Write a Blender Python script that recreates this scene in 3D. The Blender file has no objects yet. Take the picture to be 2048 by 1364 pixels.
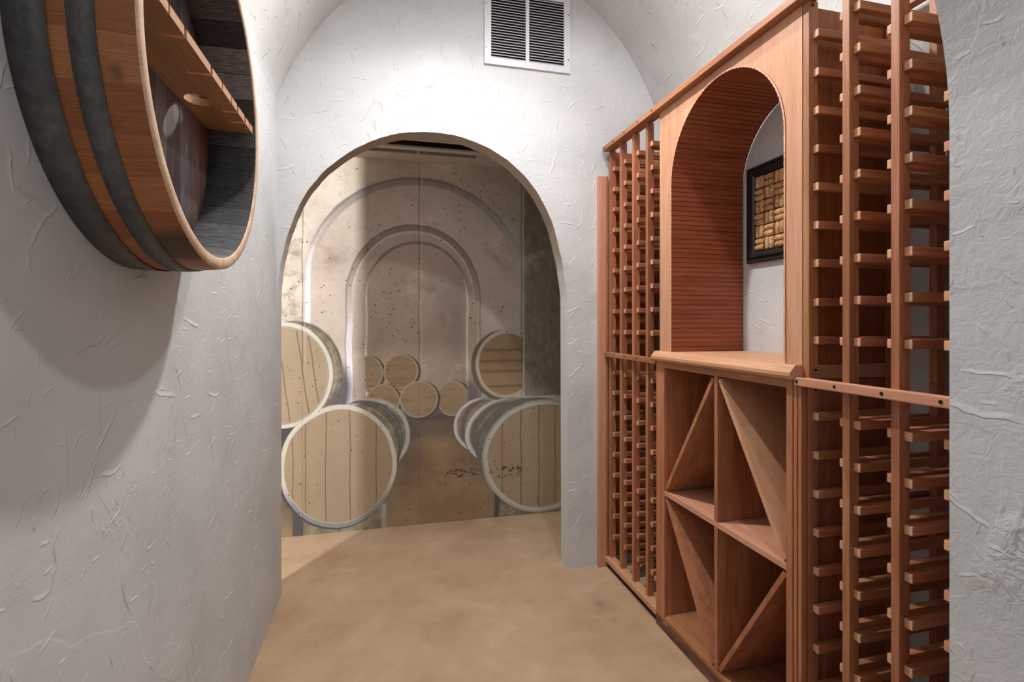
import bpy, bmesh, math, random
from math import sin, cos, pi, sqrt, atan2
from mathutils import Vector, Matrix
from mathutils.geometry import tessellate_polygon

random.seed(7)
SC = bpy.context.scene
COL = SC.collection

# ------------------------------------------------------------------ camera
F_PX, CAM_H = 1020.0, 1.25
YAW = math.atan((1024 - 768) / F_PX)
cam_d = bpy.data.cameras.new('camera')
cam_d.sensor_width = 36.0
cam_d.lens = 36.0 * F_PX / 2048.0
cam_d.shift_y = -(682 - 645) / 2048.0
cam_d.clip_start = 0.01
cam = bpy.data.objects.new('camera', cam_d)
COL.objects.link(cam)
cam.location = (0, 0, CAM_H)
cam.rotation_euler = (pi / 2, 0, -YAW)
SC.camera = cam

# ------------------------------------------------------------------ view, world, lights
SC.view_settings.view_transform = 'Standard'
SC.view_settings.look = 'None'
SC.view_settings.gamma = 1.0
SC.view_settings.use_curve_mapping = False
SC.view_settings.exposure = 0.08
world = bpy.data.worlds.new('world')
SC.world = world
world.use_nodes = True
world.node_tree.nodes['Background'].inputs[0].default_value = (0.95, 0.97, 1.0, 1)
world.node_tree.nodes['Background'].inputs[1].default_value = 0.42


def lamp(name, kind, loc, power, color=(1, 1, 1), size=0.1, rot=(0, 0, 0), size_y=None, spot=None, blend=0.5):
    d = bpy.data.lights.new(name, kind)
    d.energy = power
    d.color = color
    if kind == 'AREA':
        d.size = size
        if size_y:
            d.shape = 'RECTANGLE'
            d.size_y = size_y
    else:
        d.shadow_soft_size = size
    if spot:
        d.spot_size = math.radians(spot)
        d.spot_blend = blend
    o = bpy.data.objects.new(name, d)
    COL.objects.link(o)
    o.location = loc
    o.rotation_euler = rot
    return o


# two recessed can lamps in the crown of the vault with an added spill fill, the lamp of the room beyond the left wall, an added fill behind the camera
lamp('vault_lamps_and_fill', 'SPOT', (0.30, 1.88, 2.95), 132, (1.0, 0.985, 0.965), 0.035, rot=(math.radians(-17), 0, 0), spot=152, blend=1.0)
lamp('vault_lamps_and_fill', 'POINT', (0.50, 1.70, 2.93), 2.5, (1.0, 0.985, 0.965), 0.05)  # added fill brightening vault and upper arch wall, no fixture of its own
lamp('vault_lamps_and_fill', 'SPOT', (0.71, 1.35, 2.92), 31, (1.0, 0.98, 0.95), 0.035, spot=176, blend=0.35)
lamp('passage_lamp', 'POINT', (-1.30, 1.415, 2.10), 175, (1.0, 0.975, 0.985), 0.06)
lamp('front_room_fill', 'AREA', (0.25, -1.1, 2.2), 4, (1.0, 0.98, 0.97), 1.6, rot=(math.radians(60), 0, 0))  # added soft fill from behind the camera, not a known fixture


# ------------------------------------------------------------------ node helpers
def lin(c):
    out = []
    for v in c:
        v /= 255.0
        out.append(v / 12.92 if v <= 0.04045 else ((v + 0.055) / 1.055) ** 2.4)
    return (*out, 1.0)


class NT:
    """small helper that adds nodes in evaluation order"""

    def __init__(self, name):
        self.m = bpy.data.materials.new(name)
        self.m.use_nodes = True
        self.t = self.m.node_tree
        self.b = self.t.nodes['Principled BSDF']
        self.b.inputs['Roughness'].default_value = 0.7
        self.b.inputs['Specular IOR Level'].default_value = 0.3

    def n(self, kind, **kw):
        nd = self.t.nodes.new(kind)
        for k, v in kw.items():
            setattr(nd, k, v)
        return nd

    def put(self, sock, v):
        if hasattr(v, 'links'):
            self.t.links.new(v, sock)
        elif isinstance(v, (tuple, list)) and len(v) == 4 and sock.type == 'VECTOR':
            sock.default_value = v[:3]
        else:
            sock.default_value = v

    def math(self, op, a, b=0.0, c=0.0, clamp=False):
        nd = self.n('ShaderNodeMath', operation=op, use_clamp=clamp)
        self.put(nd.inputs[0], a)
        self.put(nd.inputs[1], b)
        self.put(nd.inputs[2], c)
        return nd.outputs[0]

    def vmath(self, op, a, b=(0, 0, 0), c=(0, 0, 0)):
        nd = self.n('ShaderNodeVectorMath', operation=op)
        self.put(nd.inputs[0], a)
        self.put(nd.inputs[1], b)
        if op == 'MULTIPLY_ADD':
            self.put(nd.inputs[2], c)
        return nd.outputs[1] if op in ('LENGTH', 'DISTANCE', 'DOT_PRODUCT') else nd.outputs[0]

    def coord(self, which='Object'):
        return self.n('ShaderNodeTexCoord').outputs[which]

    def sep(self, v):
        nd = self.n('ShaderNodeSeparateXYZ')
        self.put(nd.inputs[0], v)
        return nd.outputs

    def comb(self, x, y, z):
        nd = self.n('ShaderNodeCombineXYZ')
        self.put(nd.inputs[0], x)
        self.put(nd.inputs[1], y)
        self.put(nd.inputs[2], z)
        return nd.outputs[0]

    def scale(self, v, s):
        return self.vmath('MULTIPLY', v, s)

    def noise(self, v, s=1.0, det=3.0, rough=0.55, dist=0.0, color=False):
        nd = self.n('ShaderNodeTexNoise')
        self.put(nd.inputs['Vector'], v)
        nd.inputs['Scale'].default_value = s
        nd.inputs['Detail'].default_value = det
        nd.inputs['Roughness'].default_value = rough
        nd.inputs['Distortion'].default_value = dist
        return nd.outputs[1] if color else nd.outputs[0]

    def voro(self, v, s=1.0, feature='F1', rnd=1.0):
        nd = self.n('ShaderNodeTexVoronoi', feature=feature)
        self.put(nd.inputs['Vector'], v)
        nd.inputs['Scale'].default_value = s
        nd.inputs['Randomness'].default_value = rnd
        return nd.outputs

    def mr(self, v, a, b, c=0.0, d=1.0, smooth=True):
        nd = self.n('ShaderNodeMapRange', interpolation_type='SMOOTHSTEP' if smooth else 'LINEAR')
        for i, x in enumerate((v, a, b, c, d)):
            self.put(nd.inputs[i], x)
        return nd.outputs[0]

    def mix(self, f, a, b, mode='MIX'):
        nd = self.n('ShaderNodeMix', data_type='RGBA', blend_type=mode)
        self.put(nd.inputs[0], f)
        self.put(nd.inputs[6], a)
        self.put(nd.inputs[7], b)
        return nd.outputs[2]

    def ramp(self, f, stops):
        nd = self.n('ShaderNodeValToRGB')
        e = nd.color_ramp.elements
        while len(e) < len(stops):
            e.new(0.5)
        for el, (p, c) in zip(e, stops):
            el.position = p
            el.color = c
        self.put(nd.inputs[0], f)
        return nd.outputs[0]

    def bump(self, h, dist=0.01, strength=1.0, normal=None):
        nd = self.n('ShaderNodeBump')
        nd.inputs['Strength'].default_value = strength
        nd.inputs['Distance'].default_value = dist
        self.put(nd.inputs['Height'], h)
        if normal:
            self.put(nd.inputs['Normal'], normal)
        return nd.outputs[0]

    def out(self, color=None, rough=None, normal=None, metal=None):
        if color is not None:
            self.put(self.b.inputs['Base Color'], color)
        if rough is not None:
            self.put(self.b.inputs['Roughness'], rough)
        if normal is not None:
            self.put(self.b.inputs['Normal'], normal)
        if metal is not None:
            self.put(self.b.inputs['Metallic'], metal)
        return self.m


# ------------------------------------------------------------------ materials
def plaster_material(name, base, plane, amount=1.0, size=1.0, off=0.0, strength=0.5, patch=0.5, gate=0.58, lean=0.9):
    """skip-trowel plaster; plane tells how the surface unrolls into two coordinates (world metres)"""
    k = NT(name)
    geo = k.n('ShaderNodeNewGeometry').outputs['Position']
    x, y, z = k.sep(geo)
    if plane == 'YZ':
        p = k.comb(y, z, off)
    elif plane == 'XZ':
        p = k.comb(x, z, off)
    else:
        a = k.math('ARCTAN2', k.math('SUBTRACT', x, 0.4955), k.math('SUBTRACT', z, 2.06))
        p = k.comb(k.math('MULTIPLY', a, 0.95), y, off)
    w = k.vmath('MULTIPLY_ADD', k.noise(p, 14.0, 2, color=True), (0.034, 0.034, 0.0), p)
    h = None
    # trowel strokes: each cell holds one short, slightly curved ridge that is sharp on one side
    for cells, L, wid, amp, sd in ((6.0 / size, 0.070 * size, 0.0016, 1.0, 0.0), (9.0 / size, 0.045 * size, 0.0013, 0.85, 3.3), (14.0 / size, 0.026 * size, 0.0011, 0.7, 7.7), (22.0 / size, 0.014 * size, 0.0010, 0.55, 5.1)):
        q = k.vmath('ADD', w, (sd, sd * 1.7, 0.0))
        nd = k.n('ShaderNodeTexVoronoi', feature='F1', voronoi_dimensions='2D')
        k.put(nd.inputs['Vector'], q)
        nd.inputs['Scale'].default_value = cells
        r, g, b = k.sep(nd.outputs['Color'])
        dx, dy, _ = k.sep(k.vmath('SUBTRACT', q, nd.outputs['Position']))
        ang = k.math('MULTIPLY_ADD', k.math('SUBTRACT', r, 0.5), 2.4, lean)
        ca, sa = k.math('COSINE', ang), k.math('SINE', ang)
        al = k.math('MULTIPLY_ADD', dx, ca, k.math('MULTIPLY', dy, sa))
        pe = k.math('SUBTRACT', k.math('MULTIPLY', dy, ca), k.math('MULTIPLY', dx, sa))
        pe = k.math('MULTIPLY_ADD', k.math('MULTIPLY', al, al), k.math('MULTIPLY', k.math('SUBTRACT', b, 0.5), 7.0 / size), pe)
        env = k.mr(k.math('ABSOLUTE', al), L * 0.35, L, 1.0, 0.0)
        env = k.math('MULTIPLY', env, k.math('GREATER_THAN', g, gate))
        ridge = k.math('MULTIPLY', k.mr(pe, 0.0, wid), k.mr(pe, wid, wid * 7, 1.0, 0.0))
        t = k.math('MULTIPLY', k.math('MULTIPLY', ridge, env), amp * amount)
        h = t if h is None else k.math('ADD', h, t)
    plates = k.mr(k.noise(w, 3.4, 1.0, 0.4, 1.0), 0.50, 0.512)
    h = k.math('MULTIPLY_ADD', plates, 0.16 * amount, h)
    rough_patch = k.mr(k.noise(k.vmath('ADD', p, (2, 2, 6)), 4.0, 2.0), 0.54, 0.70)
    grit = k.noise(w, 60.0, 4.0, 0.62, 0.8)
    h = k.math('MULTIPLY_ADD', k.math('MULTIPLY', rough_patch, grit), patch * 1.3, h)
    h = k.math('MULTIPLY_ADD', grit, 0.22 * patch, h)
    h = k.math('MULTIPLY_ADD', k.noise(p, 170.0, 3.0, 0.6), 0.10, h)
    h = k.math('MULTIPLY_ADD', k.noise(p, 8.0, 3.0, 0.5), 0.9, h)
    tone = k.noise(p, 3.2, 4.0, 0.55)
    c = k.ramp(tone, [(0.30, lin([v * 0.95 for v in base])), (0.55, lin(base)), (0.75, lin([min(255, v * 1.025) for v in base]))])
    return k.out(c, 0.62, k.bump(h, 0.0035, strength))


M = {}
M['plaster'] = plaster_material('plaster_left', (203, 204, 205), 'YZ', 0.85, 0.95, 0.0, 0.72, 0.5, 0.64)
M['plaster_vault'] = plaster_material('plaster_vault', (206, 206, 206), 'VAULT', 0.9, 1.0, 2.0, 0.75, 0.6, 0.68)
M['plaster_arch'] = plaster_material('plaster_arch', (206, 207, 208), 'XZ', 0.8, 0.9, 4.0, 0.75, 0.4, 0.66)
M['plaster_jamb'] = plaster_material('plaster_jamb', (200, 201, 203), 'YZ', 0.6, 0.85, 6.0, 0.85, 2.2, 0.80, 0.7)
M['plaster_niche'] = plaster_material('plaster_right', (203, 204, 205), 'YZ', 0.8, 0.9, 8.0, 0.7, 0.3, 0.6)


def wood_material(name, axis, tones, rough=0.45, var=0.16, grain=1.0):
    k = NT(name)
    info = k.n('ShaderNodeObjectInfo').outputs['Random']
    p = k.coord()
    o = k.math('MULTIPLY', info, 37.0)
    p = k.vmath('ADD', p, k.comb(o, o, o))
    s = {'X': (1.6, 22, 22), 'Y': (22, 1.6, 22), 'Z': (22, 22, 1.6)}[axis]
    f = {'X': (9, 260, 260), 'Y': (260, 9, 260), 'Z': (260, 260, 9)}[axis]
    big = k.noise(k.scale(p, s), 1.0, 4.0, 0.55, 0.9)
    fine = k.noise(k.scale(p, f), 1.0, 3.0, 0.6)
    g = k.math('MULTIPLY_ADD', fine, 0.45 * grain, k.math('MULTIPLY', big, 1.0 - 0.45 * grain))
    c = k.ramp(g, [(0.28, lin(tones[0])), (0.50, lin(tones[1])), (0.74, lin(tones[2]))])
    pores = k.mr(k.noise(k.scale(p, f), 1.7, 2.0, 0.5), 0.60, 0.72)
    c = k.mix(k.math('MULTIPLY', pores, 0.28), c, lin([x * 0.62 for x in tones[0]]))
    hs = k.n('ShaderNodeHueSaturation')
    k.put(hs.inputs['Value'], k.mr(info, 0, 1, 1.0 - var, 1.0 + var, False))
    k.put(hs.inputs['Hue'], k.mr(k.math('FRACT', k.math('MULTIPLY', info, 7.31)), 0, 1, 0.492, 0.508, False))
    k.put(hs.inputs['Color'], c)
    return k.out(hs.outputs[0], rough, k.bump(g, 0.0012, 0.5))


RED = [(128, 78, 52), (167, 109, 76), (198, 143, 107)]
LIGHT = [(178, 123, 95), (199, 146, 115), (213, 165, 135)]
DEEP = [(116, 64, 38), (150, 88, 54), (174, 110, 72)]
DARK = [(64, 36, 26), (92, 56, 42), (120, 80, 64)]
for ax in 'XYZ':
    M['red' + ax] = wood_material('redwood_' + ax, ax, RED)
    M['light' + ax] = wood_material('pale_redwood_' + ax, ax, LIGHT, 0.5, 0.05)
    M['deep' + ax] = wood_material('deep_redwood_' + ax, ax, DEEP, 0.42, 0.08)
M['endgrain'] = wood_material('redwood_end_grain', 'X', [(170, 120, 92), (205, 156, 124), (222, 184, 156)], 0.6, 0.08)


def flat(name, c, rough=0.6, metal=0.0, spec=0.3, tone=0.06):
    k = NT(name)
    k.b.inputs['Specular IOR Level'].default_value = spec
    t = k.noise(k.coord(), 40.0, 3.0)
    col = k.ramp(t, [(0.3, lin([x * (1 - tone) for x in c])), (0.7, lin([min(255, x * (1 + tone)) for x in c]))])
    return k.out(col, rough, None, metal)


M['white_metal'] = flat('white_enamel', (214, 215, 222), 0.35, 0, 0.5, 0.01)
M['louver'] = flat('shaded_louver_metal', (96, 92, 96), 0.28, 0.0, 0.6, 0.02)  # grey puts the shade on the white blades' downward faces into the colour
M['void'] = flat('dark_duct', (22, 20, 22), 0.9)
M['screw'] = flat('dark_screw', (38, 32, 30), 0.45, 0.6)
M['screw_grey'] = flat('grey_screw', (120, 118, 118), 0.4, 0.6)
M['black_toe'] = flat('dark_toe_board', (38, 27, 20), 0.8, tone=0.3)
M['ceiling_tan'] = flat('tan_paint', (196, 184, 170), 0.7, tone=0.03)
M['soffit_tan'] = flat('tan_soffit', (168, 156, 146), 0.8, tone=0.05)
M['frame_black'] = flat('black_frame_lacquer', (36, 36, 38), 0.32, 0, 0.5, 0.25)
M['frame_back'] = flat('picture_backing', (72, 52, 36), 0.9)


def floor_material():
    k = NT('stained_concrete_floor')
    p = k.coord()
    w = k.vmath('MULTIPLY_ADD', k.noise(p, 2.5, 2, color=True), (0.25, 0.25, 0.0), p)
    a = k.noise(w, 2.4, 5.0, 0.6)
    b = k.noise(k.vmath('ADD', w, (4, 1, 0)), 7.0, 5.0, 0.65)
    g = k.math('MULTIPLY_ADD', b, 0.4, k.math('MULTIPLY', a, 0.6))
    c = k.ramp(g, [(0.30, lin((156, 128, 102))), (0.46, lin((178, 149, 120))), (0.58, lin((187, 159, 130))), (0.72, lin((198, 174, 147)))])
    spots = k.mr(k.noise(k.vmath('ADD', p, (7, 3, 0)), 6.0, 3.0, 0.5), 0.66, 0.78)
    c = k.mix(k.math('MULTIPLY', spots, 0.4), c, lin((118, 94, 76)))
    pale = k.mr(k.noise(k.scale(k.vmath('ADD', w, (1, 9, 0)), (1.0, 2.6, 1)), 3.0, 4.0, 0.6), 0.58, 0.72)
    c = k.mix(k.math('MULTIPLY', pale, 0.3), c, lin((196, 174, 150)))
    v = k.voro(p, 55.0)
    dots = k.math('MULTIPLY', k.mr(v[0], 0.06, 0.16, 1.0, 0.0), k.mr(k.noise(p, 9.0), 0.60, 0.66))
    c = k.mix(k.math('MULTIPLY', dots, 0.5), c, lin((110, 86, 64)))
    h = k.noise(p, 45.0, 4.0)
    return k.out(c, 0.55, k.bump(h, 0.002, 0.35))


M['floor'] = floor_material()


def barrel_outer_material():
    k = NT('oak_staves')
    p = k.coord()
    x, y, z = k.sep(p)
    ang = k.math('MULTIPLY', k.math('ARCTAN2', z, y), 34 / (2 * pi))
    idn = k.math('FLOOR', ang)
    fr = k.math('FRACT', ang)
    rnd = k.n('ShaderNodeTexWhiteNoise', noise_dimensions='1D')
    k.put(rnd.inputs['W'], idn)
    tone = k.math('MULTIPLY_ADD', rnd.outputs[0], 0.25, k.math('MULTIPLY', k.noise(k.comb(k.math('MULTIPLY', x, 9.0), k.math('MULTIPLY', ang, 13.0), 0.0), 2.0, 5.0, 0.65, 0.6), 0.8))
    c = k.ramp(tone, [(0.15, lin((100, 60, 34))), (0.5, lin((146, 92, 56))), (0.85, lin((182, 126, 84)))])
    gap = k.mr(k.math('ABSOLUTE', k.math('SUBTRACT', fr, 0.5)), 0.485, 0.5)
    c = k.mix(k.math('MULTIPLY', gap, 0.4), c, lin((80, 48, 28)))
    st = k.mr(k.noise(p, 11.0, 3.0), 0.62, 0.72)
    c = k.mix(k.math('MULTIPLY', st, 0.65), c, lin((74, 48, 28)))
    for q, rad, f in (((0.124, -0.116, -0.310), 0.060, 0.85), ((0.129, -0.271, -0.089), 0.018, 0.5)):
        dd = k.math('MULTIPLY_ADD', k.noise(p, 22.0, 3.0), 0.05, k.vmath('DISTANCE', p, q))
        c = k.mix(k.math('MULTIPLY', k.mr(dd, rad * 0.6 + 0.02, rad + 0.035, 1.0, 0.0), f), c, lin((48, 38, 26)))
    return k.out(c, 0.5, k.bump(tone, 0.002, 0.3))


def barrel_inner_material():
    k = NT('charred_oak')
    p = k.coord()
    x, y, z = k.sep(p)
    ang = k.math('MULTIPLY', k.math('ARCTAN2', z, y), 34 / (2 * pi))
    rnd = k.n('ShaderNodeTexWhiteNoise', noise_dimensions='1D')
    k.put(rnd.inputs['W'], k.math('FLOOR', ang))
    gr = k.noise(k.comb(k.math('MULTIPLY', x, 14.0), k.math('MULTIPLY', ang, 14.0), 0.0), 2.5, 5.0, 0.7, 0.6)
    t = k.math('MULTIPLY_ADD', rnd.outputs[0], 0.3, k.math('MULTIPLY', gr, 0.7))
    c = k.ramp(t, [(0.25, lin((30, 29, 32))), (0.5, lin((78, 77, 80))), (0.75, lin((160, 158, 160)))])
    gap = k.mr(k.math('ABSOLUTE', k.math('SUBTRACT', k.math('FRACT', ang), 0.5)), 0.475, 0.5)
    c = k.mix(gap, c, lin((14, 13, 14)))
    return k.out(c, 0.75, k.bump(t, 0.006, 0.8))


def barrel_head_material():
    k = NT('wine_stained_head_boards')
    p = k.coord()
    x, y, z = k.sep(p)
    b = k.math('MULTIPLY', y, 1 / 0.062)
    rnd = k.n('ShaderNodeTexWhiteNoise', noise_dimensions='1D')
    k.put(rnd.inputs['W'], k.math('FLOOR', b))
    gr = k.noise(k.comb(k.math('MULTIPLY', y, 60.0), 0.0, k.math('MULTIPLY', z, 3.0)), 2.0, 4.0, 0.65, 0.5)
    t = k.math('MULTIPLY_ADD', rnd.outputs[0], 0.35, k.math('MULTIPLY', gr, 0.65))
    c = k.ramp(t, [(0.25, lin((92, 80, 80))), (0.5, lin((122, 110, 112))), (0.8, lin((158, 148, 150)))])
    red = k.mr(k.math('MULTIPLY_ADD', k.noise(p, 5.0, 3.0), 0.12, y), 0.20, 0.30)
    c = k.mix(k.math('MULTIPLY', red, 0.6), c, lin((168, 118, 106)))
    gap = k.mr(k.math('ABSOLUTE', k.math('SUBTRACT', k.math('FRACT', b), 0.5)), 0.475, 0.495)
    c = k.mix(gap, c, lin((26, 22, 24)))
    return k.out(c, 0.65, k.bump(t, 0.003, 0.5))


def hoop_material():
    k = NT('galvanised_hoop')
    p = k.coord()
    a = k.noise(p, 60.0, 5.0, 0.7)
    b = k.noise(p, 7.0, 3.0, 0.6)
    t = k.math('MULTIPLY_ADD', b, 0.5, k.math('MULTIPLY', a, 0.5))
    c = k.ramp(t, [(0.3, lin((58, 58, 58))), (0.52, lin((90, 90, 90))), (0.72, lin((120, 120, 119)))])
    return k.out(c, 0.5, k.bump(a, 0.002, 0.4), 0.25)


M['stave_out'] = barrel_outer_material()
M['stave_in'] = barrel_inner_material()
M['head'] = barrel_head_material()
M['hoop'] = hoop_material()
M['oak'] = wood_material('oak_shelf', 'Y', [(150, 108, 76), (184, 138, 100), (206, 164, 126)], 0.5, 0.05)
M['rim'] = wood_material('pale_oak_rim', 'X', [(176, 142, 114), (208, 176, 146), (228, 206, 182)], 0.6, 0.03)


def cork_material():
    k = NT('cork')
    info = k.n('ShaderNodeObjectInfo').outputs['Random']
    p = k.vmath('ADD', k.coord(), k.comb(k.math('MULTIPLY', info, 50.0), info, info))
    t = k.math('MULTIPLY_ADD', k.noise(p, 160.0, 4.0, 0.7), 0.5, k.math('MULTIPLY', k.noise(p, 50.0, 2.0), 0.5))
    c = k.ramp(t, [(0.3, lin((150, 104, 64))), (0.5, lin((206, 162, 114))), (0.7, lin((226, 192, 148)))])
    print_ = k.mr(k.noise(k.scale(p, (1, 1, 1)), 85.0, 1.0), 0.60, 0.64)
    c = k.mix(k.math('MULTIPLY', print_, 0.55), c, lin((92, 56, 34)))
    hs = k.n('ShaderNodeHueSaturation')
    k.put(hs.inputs['Value'], k.mr(info, 0, 1, 0.8, 1.12, False))
    k.put(hs.inputs['Color'], c)
    return k.out(hs.outputs[0], 0.8, k.bump(t, 0.002, 0.6))


M['cork'] = cork_material()


def plinth_material():
    k = NT('scuffed_dark_plinth')
    p = k.coord()
    t = k.noise(k.scale(p, (20, 3, 20)), 1.5, 5.0, 0.65)
    c = k.ramp(t, [(0.3, lin((78, 48, 36))), (0.55, lin((112, 76, 60))), (0.75, lin((138, 100, 82)))])
    w = k.math('MULTIPLY', k.mr(k.noise(k.scale(p, (30, 16, 30)), 1.0, 5.0, 0.7), 0.56, 0.63), k.mr(k.noise(p, 4.0), 0.45, 0.6))
    c = k.mix(k.math('MULTIPLY', w, 0.7), c, lin((186, 172, 162)))
    return k.out(c, 0.6)


M['plinth'] = plinth_material()


# ------------------------------------------------------------------ mural (a painted wall, drawn in wall coordinates)
MURAL_Y = 3.20


def on_mural(px, py):
    x = px - 1024.0
    c, s = cos(YAW), sin(YAW)
    t = MURAL_Y / (F_PX * c - x * s)
    return (x * c + F_PX * s) * t, CAM_H + (645.0 - py) * t


def mural_material():
    k = NT('painted_mural')
    P0 = k.coord()
    wob = k.noise(P0, 5.0, 2.0, 0.5, color=True)
    P = k.vmath('ADD', P0, k.vmath('MULTIPLY_ADD', wob, (0.018, 0.0, 0.018), (-0.009, 0.0, -0.009)))
    X, _, Z = k.sep(P)
    n1 = k.noise(P0, 3.0, 5.0, 0.6)
    n2 = k.noise(P0, 16.0, 5.0, 0.65)
    n3 = k.noise(k.scale(P0, (7, 1, 0.8)), 1.0, 4.0, 0.6)

    def ell(px, py, a, b):
        cx, cz = on_mural(px, py)
        sx = abs(on_mural(px + a, py)[0] - on_mural(px - a, py)[0]) / 2
        sz = abs(on_mural(px, py + b)[1] - on_mural(px, py - b)[1]) / 2
        return k.vmath('LENGTH', k.vmath('MULTIPLY_ADD', P, (1 / sx, 0, 1 / sz), (-cx / sx, 0, -cz / sz)))

    def stad(xl, xr, ytop, yspring):
        cx = (on_mural(xl, 600)[0] + on_mural(xr, 600)[0]) / 2
        a = (on_mural(xr, 600)[0] - on_mural(xl, 600)[0]) / 2
        pxc = (xl + xr) / 2
        zs = on_mural(pxc, yspring)[1]
        b = on_mural(pxc, ytop)[1] - zs
        v = k.vmath('MULTIPLY_ADD', P, (1 / a, 0, 1 / b), (-cx / a, 0, -zs / b))
        v = k.vmath('MAXIMUM', v, (-99, 0, 0))
        return k.vmath('LENGTH', v)

    def inside(e, r=1.0, s=0.02):
        return k.mr(e, r - s, r + s, 1.0, 0.0)

    def band(e, r0, r1, s=0.012):
        return k.math('MULTIPLY', k.mr(e, r0 - s, r0 + s), k.mr(e, r1 - s, r1 + s, 1.0, 0.0))

    def xgt(px, w=0.006, py=700):
        x = on_mural(px, py)[0]
        return k.mr(X, x - w, x + w)

    def xlt(px, w=0.006, py=700):
        x = on_mural(px, py)[0]
        return k.mr(X, x - w, x + w, 1.0, 0.0)

    def zlt(py, px=850, w=0.006):
        z = on_mural(px, py)[1]
        return k.mr(Z, z - w, z + w, 1.0, 0.0)

    def zgt(py, px=850, w=0.006):
        z = on_mural(px, py)[1]
        return k.mr(Z, z - w, z + w)

    def mul(*a):
        r = a[0]
        for b in a[1:]:
            r = k.math('MULTIPLY', r, b)
        return r

    def vline(px, w=0.003, py=900, bend=0.0):
        x = on_mural(px, py)[0]
        return k.mr(k.math('ABSOLUTE', k.math('SUBTRACT', X, x)), w * 0.3, w, 1.0, 0.0)

    def hline(py, px=900, w=0.004):
        z = on_mural(px, py)[1]
        return k.mr(k.math('ABSOLUTE', k.math('SUBTRACT', Z, z)), w * 0.2, w, 1.0, 0.0)

    # bare concrete
    c = k.ramp(n1, [(0.3, lin((181, 169, 154))), (0.5, lin((205, 194, 177))), (0.7, lin((225, 214, 199)))])
    c = k.mix(mul(k.mr(n2, 0.52, 0.75), 0.45), c, lin((157, 142, 126)))
    c = k.mix(mul(xlt(606, 0.01), k.mr(n2, 0.45, 0.62), zgt(645), 0.5), c, lin((136, 123, 106)))
    c = k.mix(mul(xgt(1000, 0.10, 500), zgt(780), 0.35), c, lin((142, 133, 121)))
    # dark grainy strip at the right
    c = k.mix(mul(xgt(1049), zgt(800), 0.80), c, k.ramp(k.noise(k.scale(P0, (40, 1, 14)), 1.0, 5.0, 0.7), [(0.3, lin((90, 80, 67))), (0.55, lin((128, 118, 103))), (0.8, lin((169, 157, 140)))]))
    # outer painted arch
    e = stad(609, 1047, 354, 560)
    clipr = xlt(1048)
    c = k.mix(mul(inside(e, 1.0, 0.006), clipr, 0.75), c, k.mix(n1, lin((177, 162, 150)), lin((215, 201, 188))))
    c = k.mix(mul(band(e, 0.925, 1.0, 0.012), zgt(470, 850, 0.25), clipr, 0.8), c, lin((148, 141, 136)))
    c = k.mix(mul(band(e, 0.975, 1.0, 0.008), clipr, 0.65), c, lin((121, 119, 116)))
    c = k.mix(mul(band(e, 0.955, 0.998, 0.012), xlt(800, 0.1), zlt(520, 850, 0.35), 0.9), c, lin((249, 245, 250)))
    c = k.mix(mul(band(e, 0.955, 0.998, 0.012), xgt(900, 0.1), zlt(430, 850, 0.2), clipr, 0.75), c, lin((181, 192, 194)))
    # second arch
    e = stad(692, 960, 450, 592)
    c = k.mix(mul(inside(e, 1.0, 0.01), 0.85), c, k.mix(n1, lin((162, 148, 133)), lin((198, 184, 169))))
    c = k.mix(mul(band(e, 0.91, 1.0, 0.012), zgt(560, 850, 0.15), 0.9), c, lin((140, 131, 121)))
    c = k.mix(mul(band(e, 0.885, 0.915, 0.01), zgt(600, 850, 0.2), 0.5), c, lin((230, 217, 205)))
    c = k.mix(mul(band(e, 0.985, 1.01, 0.008), 0.6), c, lin((111, 102, 94)))
    c = k.mix(mul(band(e, 0.91, 0.995, 0.012), xlt(800, 0.1), zlt(640, 850, 0.2), 0.9), c, lin((242, 236, 244)))
    c = k.mix(mul(band(e, 0.955, 0.995, 0.012), xgt(900, 0.1), zlt(600, 850, 0.2), 0.7), c, lin((211, 198, 188)))
    # innermost arch
    e = stad(731, 936, 484, 592)
    c = k.mix(mul(inside(e, 1.0, 0.01), 0.9), c, k.mix(n1, lin((159, 142, 126)), lin((198, 184, 169))))
    c = k.mix(mul(band(e, 0.965, 1.02, 0.012), zgt(580, 850, 0.1), 0.8), c, lin((126, 116, 106)))
    c = k.mix(mul(band(e, 0.96, 1.005, 0.01), zlt(560, 850, 0.12), 0.8), c, lin((236, 223, 205)))
    c = k.mix(mul(inside(e, 0.9, 0.1), xgt(880, 0.12), zlt(560, 850, 0.2), 0.55), c, lin((136, 131, 126)))
    c = k.mix(mul(inside(e, 0.95, 0.05), zlt(640, 850, 0.25), 0.35), c, lin((167, 146, 123)))
    c = k.mix(mul(k.mr(k.noise(k.vmath('ADD', P0, (3, 0, 1)), 5.0, 6.0, 0.65, 0.4), 0.52, 0.72), 0.42), c, lin((133, 116, 98)))
    c = k.mix(mul(k.mr(k.noise(k.vmath('ADD', P0, (8, 0, 4)), 4.0, 6.0, 0.65, 0.4), 0.56, 0.74), 0.35), c, lin((229, 220, 210)))
    # brown painted path between the barrels
    fl = zlt(832)
    c = k.mix(mul(fl, xlt(1049), 0.95), c, k.mix(k.mr(n1, 0.35, 0.65), lin((132, 107, 80)), lin((160, 135, 104))))
    c = k.mix(mul(band(k.math('MULTIPLY_ADD', n2, 0.04, Z), on_mural(850, 872)[1], on_mural(850, 826)[1], 0.05), 0.6), c, lin((88, 82, 80)))
    c = k.mix(mul(zlt(990, 850, 0.1), 0.35), c, lin((150, 128, 100)))
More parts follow.
